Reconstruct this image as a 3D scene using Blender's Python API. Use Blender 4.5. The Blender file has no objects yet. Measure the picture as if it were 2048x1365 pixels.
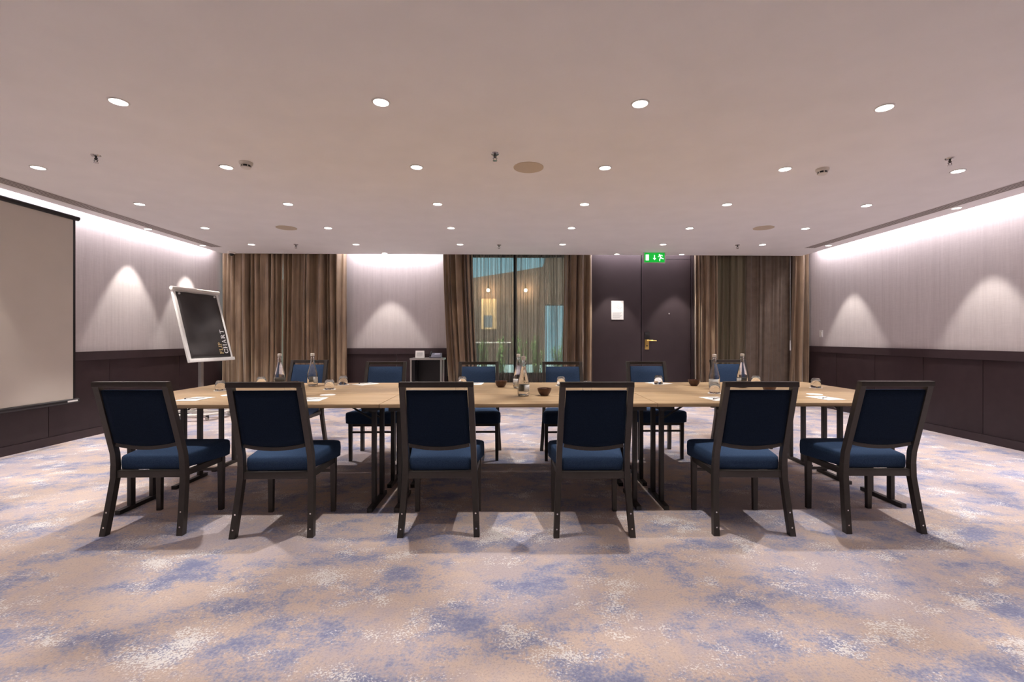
import bpy, bmesh, math, random
from math import sin, cos, pi, radians as R
from mathutils import Vector, Matrix
random.seed(7)
SC = bpy.context.scene
COL = SC.collection

# ---------------------------------------------------------------- camera
TH = .0232
cam_d = bpy.data.cameras.new('camera'); cam = bpy.data.objects.new('camera', cam_d); COL.objects.link(cam)
cam_d.sensor_width = 36; cam_d.lens = 930 / 2048 * 36
cam_d.shift_x = (1024 - 1043.8) / 2048; cam_d.shift_y = -(682.5 - 676.7) / 2048
cam_d.clip_start = .05; cam_d.clip_end = 200
cam.location = (0, 0, 1.18); cam.rotation_euler = (R(90), 0, -TH)
SC.camera = cam
# ---------------------------------------------------------------- view + world
SC.view_settings.view_transform = 'Standard'; SC.view_settings.look = 'None'
SC.view_settings.exposure = 0.09; SC.view_settings.gamma = 1.0; SC.view_settings.use_curve_mapping = False
W = bpy.data.worlds.new('dusk_sky'); SC.world = W; W.use_nodes = True
wb = W.node_tree.nodes['Background']; wb.inputs[0].default_value = (.40, .72, .78, 1); wb.inputs[1].default_value = 1.5
# ---------------------------------------------------------------- light levels (tuned)
P_DOWN = 108.0       # downlight spots, W
P_FAR = 80.0        # the rows near the back wall
P_WASH = 100.0       # wall washers
P_COVE = 8.2       # cove strips, W per metre
E_LENS = 16.0       # glowing lens of a downlight
C_DOWN = (1, .945, .905); C_WASH = (1, .935, .87); C_COVE = (1, .93, .99)
H = 2.63            # ceiling height

# cove strips above the edge of the dropped ceiling (real LED troughs)
def area(name, loc, sx, sy, power, rot=(0, 0, 0)):
    l = bpy.data.lights.new(name, 'AREA'); l.shape = 'RECTANGLE'; l.size = sx; l.size_y = sy
    l.energy = power; l.color = C_COVE
    o = bpy.data.objects.new(name, l); COL.objects.link(o); o.location = loc; o.rotation_euler = rot
    return o
area('cove_light_left', (-4.985, 3.0, 2.80), .05, 9.9, P_COVE * 9.9)
area('cove_light_right', (5.235, 3.0, 2.80), .05, 9.9, P_COVE * 9.9)
area('cove_light_back', (-2.05, 8.235, 2.80), 1.7, .05, P_COVE * 1.7)
area('cove_light_door', (2.35, 8.235, 2.80), 1.8, .05, P_COVE * 1.8)

# ================================================================ materials
def newmat(name):
    m = bpy.data.materials.new(name); m.use_nodes = True
    return m, m.node_tree, m.node_tree.nodes['Principled BSDF']
def N(nt, t, **kw):
    n = nt.nodes.new(t)
    for k, v in kw.items(): setattr(n, k, v)
    return n
def rgb(c): return (c[0], c[1], c[2], 1)
def mapping(nt, scale=(1, 1, 1), loc=(0, 0, 0), rot=(0, 0, 0)):
    tc = N(nt, 'ShaderNodeTexCoord'); mp = N(nt, 'ShaderNodeMapping')
    mp.inputs['Scale'].default_value = scale; mp.inputs['Location'].default_value = loc; mp.inputs['Rotation'].default_value = rot
    nt.links.new(tc.outputs['Object'], mp.inputs[0]); return mp.outputs[0]
def noise(nt, vec, scale, detail=3, rough=.5):
    n = N(nt, 'ShaderNodeTexNoise'); n.inputs['Scale'].default_value = scale
    n.inputs['Detail'].default_value = detail; n.inputs['Roughness'].default_value = rough
    nt.links.new(vec, n.inputs['Vector']); return n.outputs[0]
def ramp(nt, fac, stops):
    r = N(nt, 'ShaderNodeValToRGB'); e = r.color_ramp.elements
    while len(e) < len(stops): e.new(.5)
    for i, (p, c) in enumerate(stops):
        e[i].position = p; e[i].color = rgb(c) if not isinstance(c, (int, float)) else (c, c, c, 1)
    nt.links.new(fac, r.inputs[0]); return r.outputs[0]
def mix(nt, fac, a, b):
    m = N(nt, 'ShaderNodeMix', data_type='RGBA')
    for s, v in ((0, fac), (6, a), (7, b)):
        if isinstance(v, (int, float)): m.inputs[s].default_value = v
        elif isinstance(v, tuple): m.inputs[s].default_value = rgb(v)
        else: nt.links.new(v, m.inputs[s])
    return m.outputs[2]
def math_(nt, op, a, b):
    m = N(nt, 'ShaderNodeMath', operation=op)
    for s, v in ((0, a), (1, b)):
        if isinstance(v, (int, float)): m.inputs[s].default_value = v
        else: nt.links.new(v, m.inputs[s])
    return m.outputs[0]
def bump(nt, bs, h, strength=.2, dist=.002):
    b = N(nt, 'ShaderNodeBump'); b.inputs['Strength'].default_value = strength; b.inputs['Distance'].default_value = dist
    nt.links.new(h, b.inputs['Height']); nt.links.new(b.outputs[0], bs.inputs['Normal'])

def plain(name, c, rough=.5, metal=0, spec=.5, var=.08, nscale=30, bmp=.0, sheen=0):
    m, nt, bs = newmat(name); v = mapping(nt)
    n = noise(nt, v, nscale, 3)
    lo = tuple(x * (1 - var) for x in c); hi = tuple(min(1, x * (1 + var)) for x in c)
    nt.links.new(ramp(nt, n, [(.3, lo), (.7, hi)]), bs.inputs['Base Color'])
    bs.inputs['Roughness'].default_value = rough; bs.inputs['Metallic'].default_value = metal
    bs.inputs['Specular IOR Level'].default_value = spec
    if sheen: bs.inputs['Sheen Weight'].default_value = sheen
    if bmp: bump(nt, bs, n, bmp)
    return m
def emit(name, c, s):
    m, nt, bs = newmat(name); bs.inputs['Base Color'].default_value = rgb(c)
    bs.inputs['Emission Color'].default_value = rgb(c); bs.inputs['Emission Strength'].default_value = s
    return m

def carpet_mat():
    m, nt, bs = newmat('mottled_carpet')
    v = mapping(nt, (1, 1.35, 1)); vf = mapping(nt)
    big = noise(nt, v, 2.6, 6, .68)
    big2 = noise(nt, mapping(nt, (1, 1.2, 1), (7.3, 2.1, 0)), 3.4, 5, .65)
    big3 = noise(nt, mapping(nt, (1, 1, 1), (-4.1, 9.7, 3)), .9, 4, .6)
    fine = noise(nt, vf, 75, 2, .7); fine2 = noise(nt, mapping(nt, (1, 1, 1), (3, 3, 3)), 105, 2, .75)
    med = noise(nt, mapping(nt, (1, 1, 1), (1, 5, 2)), 14, 4, .7)
    tan, mauve, blue, dblue, cream = (.60, .475, .41), (.50, .425, .435), (.29, .315, .455), (.17, .20, .36), (.80, .77, .75)
    base = mix(nt, ramp(nt, math_(nt, 'ADD', big3, math_(nt, 'MULTIPLY', math_(nt, 'SUBTRACT', med, .5), .55)), [(.42, 0), (.58, 1)]), tan, mauve)
    bfac = math_(nt, 'ADD', big, math_(nt, 'ADD', math_(nt, 'MULTIPLY', math_(nt, 'SUBTRACT', fine, .5), .38), math_(nt, 'MULTIPLY', math_(nt, 'SUBTRACT', med, .5), .22)))
    base = mix(nt, ramp(nt, bfac, [(.475, 0), (.59, .85)]), base, blue)
    base = mix(nt, ramp(nt, bfac, [(.575, 0), (.68, .75)]), base, dblue)
    cfac = math_(nt, 'ADD', math_(nt, 'MULTIPLY', big2, 1.5), math_(nt, 'MULTIPLY', math_(nt, 'SUBTRACT', fine2, .5), 1.0))
    base = mix(nt, ramp(nt, cfac, [(.90, 0), (.98, .9)]), base, cream)
    base = mix(nt, math_(nt, 'MULTIPLY', ramp(nt, fine2, [(.30, 1), (.50, 0)]), .42), base, (.24, .19, .21))
    nt.links.new(base, bs.inputs['Base Color']); bs.inputs['Roughness'].default_value = .95
    bs.inputs['Specular IOR Level'].default_value = .12; bs.inputs['Sheen Weight'].default_value = .15
    bump(nt, bs, fine, .5, .004)
    return m
def wallpaper_mat(name, axis):
    m, nt, bs = newmat(name)
    sx = (260, 260, 6); sz = (10, 10, 300)
    a = noise(nt, mapping(nt, sx), 1, 2, .6); b = noise(nt, mapping(nt, sz), 1, 2, .6)
    c = noise(nt, mapping(nt, (28, 28, .8)), 1, 2, .6)
    s = math_(nt, 'ADD', math_(nt, 'MULTIPLY', a, .35), math_(nt, 'ADD', math_(nt, 'MULTIPLY', b, .3), math_(nt, 'MULTIPLY', c, .35)))
    nt.links.new(ramp(nt, s, [(.36, (.50, .45, .45)), (.64, (.62, .57, .565))]), bs.inputs['Base Color'])
    bs.inputs['Roughness'].default_value = .75; bs.inputs['Specular IOR Level'].default_value = .25
    bump(nt, bs, s, .25, .002)
    return m
def wood_mat():
    m, nt, bs = newmat('light_oak_laminate')
    a = noise(nt, mapping(nt, (1.2, 38, 38)), 1, 5, .65); b = noise(nt, mapping(nt, (3, 150, 150)), 1, 3, .6)
    s = math_(nt, 'ADD', math_(nt, 'MULTIPLY', a, .65), math_(nt, 'MULTIPLY', b, .35))
    nt.links.new(ramp(nt, s, [(.37, (.25, .160, .085)), (.5, (.41, .282, .158)), (.64, (.51, .365, .215))]), bs.inputs['Base Color'])
    bs.inputs['Roughness'].default_value = .42; bs.inputs['Specular IOR Level'].default_value = .35
    return m
def fabric_mat(name, c, hi, rough=.85, sheen=.35, scale=900):
    m, nt, bs = newmat(name)
    w1 = N(nt, 'ShaderNodeTexChecker'); w1.inputs['Scale'].default_value = scale / 3
    nt.links.new(mapping(nt), w1.inputs['Vector'])
    n = noise(nt, mapping(nt), 180, 3, .6)
    nt.links.new(ramp(nt, n, [(.3, c), (.7, hi)]), bs.inputs['Base Color'])
    bs.inputs['Roughness'].default_value = rough; bs.inputs['Sheen Weight'].default_value = sheen
    bs.inputs['Sheen Tint'].default_value = rgb(tuple(min(1, x * 3) for x in hi)); bs.inputs['Specular IOR Level'].default_value = .12
    bump(nt, bs, n, .2, .0015)
    return m
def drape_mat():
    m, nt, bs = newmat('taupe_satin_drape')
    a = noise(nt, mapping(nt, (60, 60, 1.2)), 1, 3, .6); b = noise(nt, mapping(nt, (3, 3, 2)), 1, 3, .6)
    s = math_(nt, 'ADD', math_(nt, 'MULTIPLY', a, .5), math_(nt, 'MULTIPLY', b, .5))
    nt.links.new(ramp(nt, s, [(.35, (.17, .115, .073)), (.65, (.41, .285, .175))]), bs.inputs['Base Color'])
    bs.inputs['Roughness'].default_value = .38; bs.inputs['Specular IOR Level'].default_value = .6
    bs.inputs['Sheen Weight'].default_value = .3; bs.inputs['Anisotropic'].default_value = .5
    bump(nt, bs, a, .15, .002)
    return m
def sheer_mat(name, trans, c, tcol=(1, 1, 1)):
    m, nt, bs = newmat(name)
    out = nt.nodes['Material Output']
    a = noise(nt, mapping(nt, (30, 30, .35)), 1, 4, .75)
    col = ramp(nt, a, [(.3, tuple(x * .7 for x in c)), (.7, tuple(min(1, x * 1.25) for x in c))])
    nt.links.new(col, bs.inputs['Base Color']); bs.inputs['Roughness'].default_value = .7
    tr = N(nt, 'ShaderNodeBsdfTransparent'); tr.inputs[0].default_value = rgb(tcol)
    tl = N(nt, 'ShaderNodeBsdfTranslucent'); nt.links.new(col, tl.inputs[0])
    m1 = N(nt, 'ShaderNodeMixShader'); m1.inputs[0].default_value = .35
    nt.links.new(bs.outputs[0], m1.inputs[1]); nt.links.new(tl.outputs[0], m1.inputs[2])
    m2 = N(nt, 'ShaderNodeMixShader')
    nt.links.new(ramp(nt, a, [(.3, max(0, trans - .34)), (.66, min(1, trans + .16))]), m2.inputs[0])
    nt.links.new(m1.outputs[0], m2.inputs[1]); nt.links.new(tr.outputs[0], m2.inputs[2])
    nt.links.new(m2.outputs[0], out.inputs[0])
    return m
def glass_mat(name, c=(1, 1, 1), ior=1.45, rough=0.0):
    m, nt, bs = newmat(name)
    bs.inputs['Base Color'].default_value = rgb(c); bs.inputs['Transmission Weight'].default_value = 1
    bs.inputs['IOR'].default_value = ior; bs.inputs['Roughness'].default_value = rough
    return m

M = dict(
    carpet=carpet_mat(), paper=wallpaper_mat('linen_wallpaper', 0), oak=wood_mat(),
    ceiling=plain('ceiling_paint', (.90, .875, .86), .9, spec=.1, var=.02, nscale=3),
    wain=plain('aubergine_panelling', (.040, .024, .027), .45, spec=.35, var=.10, nscale=8),
    rail=plain('aubergine_rail', (.050, .032, .036), .4, spec=.4, var=.08, nscale=12),
    doorm=plain('plum_door_paint', (.046, .032, .036), .5, spec=.35, var=.06, nscale=5),
    frame=plain('dark_taupe_metal', (.058, .050, .045), .38, metal=.3, spec=.5, var=.06, nscale=60),
    legm=plain('black_powder_coat', (.045, .041, .040), .45, metal=.2, var=.06, nscale=60),
    black=plain('black_plastic', (.012, .011, .012), .4, var=.1),
    blacktin=plain('black_screen_casing', (.02, .017, .018), .35, metal=.3, var=.1),
    navy=fabric_mat('navy_weave', (.025, .050, .108), (.048, .086, .162), sheen=.0), navy_shade=fabric_mat('navy_weave_shaded', (.006, .013, .030), (.011, .022, .044), sheen=.0),  # second navy: shaded copy of the weave for the chair backs
    drape=drape_mat(), track=plain('grey_track', (.3, .3, .3), .4, metal=.5),
    sheer=sheer_mat('taupe_sheer', .56, (.29, .25, .215), (.93, .93, .95)), brownv=plain('brown_voile', (.135, .098, .070), .8, var=.15, nscale=9, sheen=.2),
    sheer2=sheer_mat('brown_sheer', .30, (.24, .18, .125), (.8, .75, .66)),
    white=plain('white_plastic', (.78, .76, .73), .4, var=.03), offw=plain('off_white_enamel', (.70, .66, .60), .35, var=.04),
    paperw=plain('white_paper', (.86, .85, .83), .8, var=.02), ink=plain('grey_ink', (.22, .22, .25), .8),
    screen=plain('matte_screen_fabric', (.62, .565, .50), .9, spec=.1, var=.015, nscale=4),
    brass=plain('brass', (.72, .50, .16), .28, metal=1, var=.05), chrome=plain('chrome', (.7, .68, .66), .2, metal=1, var=.03),
    alu=plain('brushed_aluminium', (.55, .53, .50), .35, metal=.8, var=.05),
    beige=plain('beige_speaker_cloth', (.60, .50, .38), .9, var=.05, nscale=200, bmp=.3),
    chalk=plain('charcoal_pad_cover', (.040, .035, .034), .45, spec=.4, var=.12, nscale=6),
    gold=plain('gold_ink', (.62, .48, .22), .5, var=.04),
    bowl=plain('dark_brown_ceramic', (.075, .030, .018), .3, spec=.5, var=.25, nscale=40), mints=plain('brown_wrappers', (.16, .05, .03), .4, var=.6, nscale=90),
    glass=glass_mat('clear_glass'), water=glass_mat('water', (.99, .995, 1), 1.33), pane=glass_mat('window_glass', (.93, .97, .97), 1.02),
    label=plain('frosted_label', (.70, .72, .72), .6, var=.05), vent=plain('vent_dark', (.035, .028, .026), .7, var=.1),
    slat=plain('vent_slat_paint', (.50, .44, .41), .6, var=.03),
    lens=emit('lamp_lens', (1, .93, .86), E_LENS), green=emit('exit_green', (.0, .42, .035), .75), signw=emit('exit_white', (.72, 1, .80), .95),
    phone=plain('grey_blue_plastic', (.13, .13, .17), .4, var=.05), lilac=plain('lilac_display', (.40, .38, .48), .3, var=.04),
    leaf=plain('bamboo_leaf', (.17, .33, .09), .55, var=.4, nscale=6), cane=plain('bamboo_cane', (.20, .22, .10), .5, var=.2),
    facade=plain('brown_render', (.24, .165, .12), .85, var=.12, nscale=2), pool=plain('pale_blue_glaze', (.50, .72, .74), .3, var=.15, nscale=4), paving=plain('pale_paving', (.52, .56, .56), .7, var=.15, nscale=5),
    winlit=emit('lit_window', (.95, .62, .30), .55), bulb=emit('bulb', (1, .78, .45), 14), frost=plain('poster_grey', (.35, .36, .36), .6, var=.3, nscale=20),
)

# ================================================================ mesh helpers
def box(bm, x0, x1, y0, y1, z0, z1, bev=0.0):
    vs = [bm.verts.new(p) for p in ((x0, y0, z0), (x1, y0, z0), (x1, y1, z0), (x0, y1, z0), (x0, y0, z1), (x1, y0, z1), (x1, y1, z1), (x0, y1, z1))]
    fs = [bm.faces.new([vs[i] for i in f]) for f in ((3, 2, 1, 0), (4, 5, 6, 7), (0, 1, 5, 4), (1, 2, 6, 5), (2, 3, 7, 6), (3, 0, 4, 7))]
    if bev:
        es = list({e for f in fs for e in f.edges})
        bmesh.ops.bevel(bm, geom=es, offset=bev, segments=2, affect='EDGES', profile=.7)
def bar(bm, a, b, w, h, up=(0, 0, 1)):
    a, b = Vector(a), Vector(b); d = (b - a).normalized(); u = Vector(up)
    s = d.cross(u)
    if s.length < 1e-4: s = Vector((1, 0, 0))
    s.normalize(); u = s.cross(d).normalized()
    r = []
    for p in (a, b): r.append([bm.verts.new(p + s * (w / 2) * i + u * (h / 2) * j) for i, j in ((-1, -1), (1, -1), (1, 1), (-1, 1))])
    for i in range(4): bm.faces.new((r[0][i], r[0][(i + 1) % 4], r[1][(i + 1) % 4], r[1][i]))
    bm.faces.new(r[0][::-1]); bm.faces.new(r[1])
def post(bm, rings):
    """vertical member: rings (x, y, z, half_width, half_depth)"""
    rr = []
    for x, y, z, w, d in rings: rr.append([bm.verts.new((x + i * w, y + j * d, z)) for i, j in ((-1, -1), (1, -1), (1, 1), (-1, 1))])
    for a, b in zip(rr, rr[1:]):
        for i in range(4): bm.faces.new((a[i], a[(i + 1) % 4], b[(i + 1) % 4], b[i]))
    bm.faces.new(rr[0][::-1]); bm.faces.new(rr[-1])
def tube(bm, pts, r, n=10):
    pts = [Vector(p) for p in pts]; rr = []
    for i, p in enumerate(pts):
        d = (pts[min(i + 1, len(pts) - 1)] - pts[max(i - 1, 0)]).normalized()
        s = d.cross(Vector((0, 0, 1)))
        if s.length < 1e-3: s = Vector((1, 0, 0))
        s.normalize(); u = s.cross(d); q = r[i] if isinstance(r, (list, tuple)) else r
        rr.append([bm.verts.new(p + s * q * cos(2 * pi * k / n) + u * q * sin(2 * pi * k / n)) for k in range(n)])
    for a, b in zip(rr, rr[1:]):
        for i in range(n): bm.faces.new((a[i], a[(i + 1) % n], b[(i + 1) % n], b[i]))
    bm.faces.new(rr[0][::-1]); bm.faces.new(rr[-1])
def lathe(bm, prof, n=32, c=(0, 0, 0)):
    rr = []
    for r, z in prof:
        if r < 1e-6: rr.append([bm.verts.new((c[0], c[1], c[2] + z))])
        else: rr.append([bm.verts.new((c[0] + r * cos(2 * pi * k / n), c[1] + r * sin(2 * pi * k / n), c[2] + z)) for k in range(n)])
    for a, b in zip(rr, rr[1:]):
        for i in range(n):
            j = (i + 1) % n
            if len(a) == 1 and len(b) == 1: continue
            if len(a) == 1: bm.faces.new((a[0], b[j], b[i]))
            elif len(b) == 1: bm.faces.new((a[i], a[j], b[0]))
            else: bm.faces.new((a[i], a[j], b[j], b[i]))
def slab_poly(bm, pts, z0, z1):
    a = [bm.verts.new((x, y, z0)) for x, y in pts]; b = [bm.verts.new((x, y, z1)) for x, y in pts]; n = len(pts)
    bm.faces.new(a[::-1]); bm.faces.new(b)
    for i in range(n): bm.faces.new((a[i], a[(i + 1) % n], b[(i + 1) % n], b[i]))
def obj(name, bm, mat, parent=None, smooth=35, loc=None, rotz=0):
    bmesh.ops.recalc_face_normals(bm, faces=bm.faces[:])
    me = bpy.data.meshes.new(name); bm.to_mesh(me); bm.free()
    me.materials.append(mat)
    if smooth:
        for p in me.polygons: p.use_smooth = True
        me.set_sharp_from_angle(angle=R(smooth))
    o = bpy.data.objects.new(name, me); COL.objects.link(o)
    if parent is not None: o.parent = parent
    if loc is not None: o.location = loc
    if rotz: o.rotation_euler = (0, 0, rotz)
    return o
def tag(o, label, cat, group=None, kind=None):
    o['label'] = label; o['category'] = cat
    if group: o['group'] = group
    if kind: o['kind'] = kind
    return o
def thing(name, label, cat, loc=(0, 0, 0), rotz=0, group=None):
    o = bpy.data.objects.new(name, None); COL.objects.link(o); o.empty_display_size = .1
    o.location = loc; o.rotation_euler = (0, 0, rotz)
    return tag(o, label, cat, group)
def struct(name, bm, mat, parent=None, smooth=0, label=None):
    o = obj(name, bm, mat, parent, smooth)
    if parent is None: o['kind'] = 'structure'
    if label: o['label'] = label
    return o
def dup(root, loc, rotz, label, group=None):
    r = root.copy(); COL.objects.link(r); r.location = loc; r.rotation_euler = (0, 0, rotz); r['label'] = label
    if group: r['group'] = group
    for ch in list(root.children):
        c = ch.copy(); COL.objects.link(c); c.parent = r
        for g in list(ch.children):
            d = g.copy(); COL.objects.link(d); d.parent = c
    return r
NB = bmesh.new

# ================================================================ the room
XL, XR, YB, YF = -5.07, 5.35, 8.40, -2.4
EL, ER, EB = -4.93, 5.12, 8.07      # edges of the dropped ceiling
bm = NB(); box(bm, XL - .1, XR + .1, YF - .1, YB + .2, -.08, 0); struct('floor', bm, M['carpet'])['label'] = 'mottled pink, beige and blue carpet'
bm = NB(); box(bm, EL, ER, YF, EB, H, H + .10); struct('ceiling', bm, M['ceiling'])['label'] = 'smooth dropped ceiling full of downlights'
bm = NB(); box(bm, XL - .1, XR + .1, YF - .1, YB + .2, 2.86, 2.95); struct('ceiling_upper', bm, M['ceiling'])
bm = NB(); box(bm, XL - .1, XR + .1, YF - .12, YF, 0, 2.86); struct('wall_rear', bm, M['wain'])

RT = 1.02   # top of the rail
def side_wall(side, x, s, seams, rt):
    # s: +1 the room lies towards +x
    bm = NB(); box(bm, min(x, x - s * .1), max(x, x - s * .1), YF, YB, 0, 2.86)
    w = struct('wall_' + side, bm, M['paper'])
    ys = [YF] + seams + [YB]
    for a, b in zip(ys, ys[1:]):
        bm = NB(); box(bm, *sorted((x, x + s * .018)), a + .003, b - .003, .095, rt - .10, .0015)
        obj('wainscot_panel', bm, M['wain'], w)
    bm = NB(); box(bm, *sorted((x, x + s * .006)), YF, YB, .0, rt - .02)
    obj('wainscot_backing', bm, M['black'], w)
    bm = NB(); box(bm, *sorted((x, x + s * .035)), YF, YB, rt - .105, rt, .003)
    struct('trim_' + ('1' if side == 'left' else '2'), bm, M['rail'])
    bm = NB(); box(bm, *sorted((x, x + s * .028)), YF, YB, 0, .092, .003)
    struct('baseboard_' + side, bm, M['rail'])
side_wall('left', XL, 1, [-1.3, 0, 1.3, 2.6, 3.95, 5.2, 5.97, 7.2], RT)
side_wall('right', XR, -1, [-1.3, -.2, .9, 2.2, 3.4, 4.35, 5.134, 5.897, 6.697, 7.5], RT + .02)

# back wall: corner returns, central pier, door pier, sill walls and headers round three windows
bm = NB()
for a, b in ((XL - .1, -4.98), (-2.95, -1.15), (1.40, 3.30), (5.28, XR + .1)): box(bm, a, b, YB, YB + .15, 0, 2.86)
for a, b in ((-4.98, -2.95), (-1.15, 1.40), (3.30, 5.28)): box(bm, a, b, YB, YB + .15, 2.70, 2.86)
wbk = struct('wall_back', bm, M['paper'])
bm = NB()
for a, b in ((-4.98, -2.95), (-1.15, 1.40), (3.30, 5.28)): box(bm, a, b, YB, YB + .15, 0, .50)
obj('window_sill_wall', bm, M['wain'], wbk)
for a, b in ((-2.95, -2.05), (-2.05, -1.15)):
    bm = NB(); box(bm, a + .003, b - .003, YB - .018, YB, .095, RT - .11, .0015); obj('wainscot_panel', bm, M['wain'], wbk)
bm = NB(); box(bm, -2.95, -1.15, YB - .035, YB, RT - .125, RT - .02, .003); struct('trim_3', bm, M['rail'])
bm = NB(); box(bm, -2.95, -1.15, YB - .028, YB, 0, .092, .003); struct('baseboard_back', bm, M['rail'])
bm = NB(); box(bm, 1.405, 2.345, YB - .05, YB, 0, 2.85, .003); obj('plum_panel', bm, M['doorm'], wbk)
bm = NB(); box(bm, 1.39, 3.31, YB - .012, YB, 0, 2.85); obj('panel_backing', bm, M['black'], wbk)
bm = NB(); box(bm, 3.26, 3.31, YB - .07, YB, 0, 2.85, .003); box(bm, 1.39, 1.405, YB - .07, YB, 0, 2.85, .003); struct('trim_4', bm, M['doorm'])
# door
bm = NB(); box(bm, 2.357, 3.25, YB - .055, YB - .005, .01, 2.60, .003)
dr = struct('door_1', bm, M['doorm']); dr['label'] = 'tall plum door with brass lever handle'
yd = YB - .055
bm = NB(); box(bm, 2.412, 2.488, yd - .012, yd, .975, 1.155, .004); obj('lock_plate', bm, M['brass'], dr)
bm = NB(); box(bm, 2.402, 2.498, yd - .030, yd, 1.155, 1.29, .012); obj('card_reader', bm, M['black'], dr)
bm = NB(); tube(bm, [(2.45, yd - .008, 1.135), (2.45, yd - .05, 1.135), (2.475, yd - .06, 1.135), (2.61, yd - .06, 1.13)], [.013, .012, .011, .009]); obj('lever_handle', bm, M['brass'], dr)
bm = NB(); tube(bm, [(2.45, yd - .012, 1.04), (2.45, yd - .017, 1.04)], .012, 14); obj('keyhole', bm, M['black'], dr)
bm = NB(); tube(bm, [(2.852, yd + .002, 1.622), (2.852, yd - .012, 1.622)], .014, 16); obj('peephole', bm, M['chrome'], dr)
bm = NB(); box(bm, 2.357, 3.25, yd - .001, yd + .01, 2.605, 2.85); obj('door_header', bm, M['doorm'], dr)

# windows: frame, mullions, pane
def window(n, x0, x1, mull):
    bm = NB(); y0, y1 = YB + .04, YB + .11; z0, z1 = .50, 2.70; t = .05
    box(bm, x0, x0 + t, y0, y1, z0, z1); box(bm, x1 - t, x1, y0, y1, z0, z1); box(bm, x0, x1, y0, y1, z0, z0 + t); box(bm, x0, x1, y0, y1, z1 - t, z1)
    for q in mull: box(bm, q - .03, q + .03, y0, y1, z0, z1)
    w = struct('window_%d' % n, bm, M['black'])
    bm = NB(); box(bm, x0 + t, x1 - t, YB + .07, YB + .078, z0 + t, z1 - t); obj('pane', bm, M['pane'], w)
window(1, -4.98, -2.95, [-4.30, -3.62]); window(2, -1.15, 1.40, [.075]); window(3, 3.30, 5.28, [4.35])

# ================================================================ ceiling fittings
def downlight(loc, label, group, power, size=57, blend=.35, rad=.045, col=C_DOWN, tilt=(0, 0)):
    t = thing('downlight', label, 'ceiling light', loc, 0, group)
    bm = NB(); lathe(bm, [(rad, .0), (rad + .001, -.006), (rad + .008, -.006), (rad + .012, 0.0)]); obj('trim_ring', bm, M['white'], t)
    bm = NB(); lathe(bm, [(0, -.003), (rad, -.003), (rad, .0), (0, .0)]); obj('lens', bm, M['lens'], t)
    lamp(t, power, size, blend, col, tilt)
    return t
def lamp(t, power, size, blend, col, tilt=(0, 0)):
    l = bpy.data.lights.new('downlight_beam', 'SPOT'); l.energy = power; l.spot_size = R(size); l.spot_blend = blend
    l.color = col; l.shadow_soft_size = .02
    o = bpy.data.objects.new('downlight_beam', l); COL.objects.link(o); o.parent = t; o.location = (0, 0, -.015); o.rotation_euler = (R(tilt[0]), R(tilt[1]), 0)
ROWS = [
    [(-2.403, 2.903), (-0.798, 2.872), (0.796, 2.853), (2.345, 2.867)],
    [(-4.014, 4.041), (-2.408, 3.992), (-0.8, 3.955), (0.798, 3.935), (2.344, 3.928), (3.871, 3.94)],
    [(-4.01, 5.113), (-2.407, 5.076), (-0.794, 5.038), (0.793, 5.011), (2.338, 4.984), (3.878, 4.987)],
    [(-4.021, 6.205), (-2.405, 6.168), (-0.79, 6.13), (0.793, 6.093), (2.349, 6.071), (3.885, 6.049)],
    [(-4.01, 7.279), (-2.396, 7.242), (-0.789, 7.205), (0.794, 7.168), (2.346, 7.132), (3.893, 7.115)]]
ORD4 = ['leftmost', 'second from left', 'second from right', 'rightmost']
ORD6 = ['leftmost', 'second from left', 'third from left', 'third from right', 'second from right', 'rightmost']
RN = ['the nearest row of four', 'the second row from the camera', 'the third row from the camera', 'the fourth row from the camera', 'the fifth and farthest ceiling row']
for ri, row in enumerate(ROWS):
    for ci, (x, y) in enumerate(row):
        nm = (ORD4 if len(row) == 4 else ORD6)[ci]
        downlight((x, y, H), 'round recessed white downlight, %s in %s' % (nm, RN[ri]), 'ceiling downlights in rows', P_DOWN if ri < 3 else P_FAR)
for y, q in ((1.80, .36), (.72, 1.15)):
    for x in (-4.01, -2.405, -.797, .796, 2.345, 3.88):
        downlight((x, y, H), 'round recessed white downlight overhead, outside the photo above the viewpoint', 'downlights above the viewpoint', P_DOWN * q)
for x in (-4.01, 3.88):
    downlight((x, 2.88, H), 'round recessed white downlight overhead, outside the photo beside the nearest row', 'downlights beside the view', P_DOWN)
WASH = [((-4.815, 6.28), 'small downlight at the left ceiling edge above the bright scallop'), ((-4.815, 7.376), 'small downlight at the left ceiling edge above the flip chart'),
        ((4.955, 7.149), 'small downlight at the far end of the right ceiling edge'), ((4.955, 5.059), 'small downlight at the right ceiling edge beside the vent, nearer the camera')]
for (x, y), lb in WASH: downlight((x, y, H), lb, 'wall washer downlights', P_WASH, 58, .35, .04, C_WASH)
for x, lb in ((-2.153, 'small downlight at the back ceiling edge above the pale wall panel'), (1.82, 'small downlight at the back ceiling edge left of the exit sign'), (2.945, 'small downlight at the back ceiling edge right of the exit sign')):
    downlight((x, 7.97, H), lb, 'wall washer downlights', P_WASH, 60, .35, .04, C_WASH)
for x, ys in ((-4.815, (4.10, 2.0)), (4.955, (2.95, .85))):
    for y in ys:
            downlight((x, y, H), 'small wall washer downlight above the edge of the room, outside the photo', 'wall washers out of view', P_WASH, 58, .35, .04, C_WASH)

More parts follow.
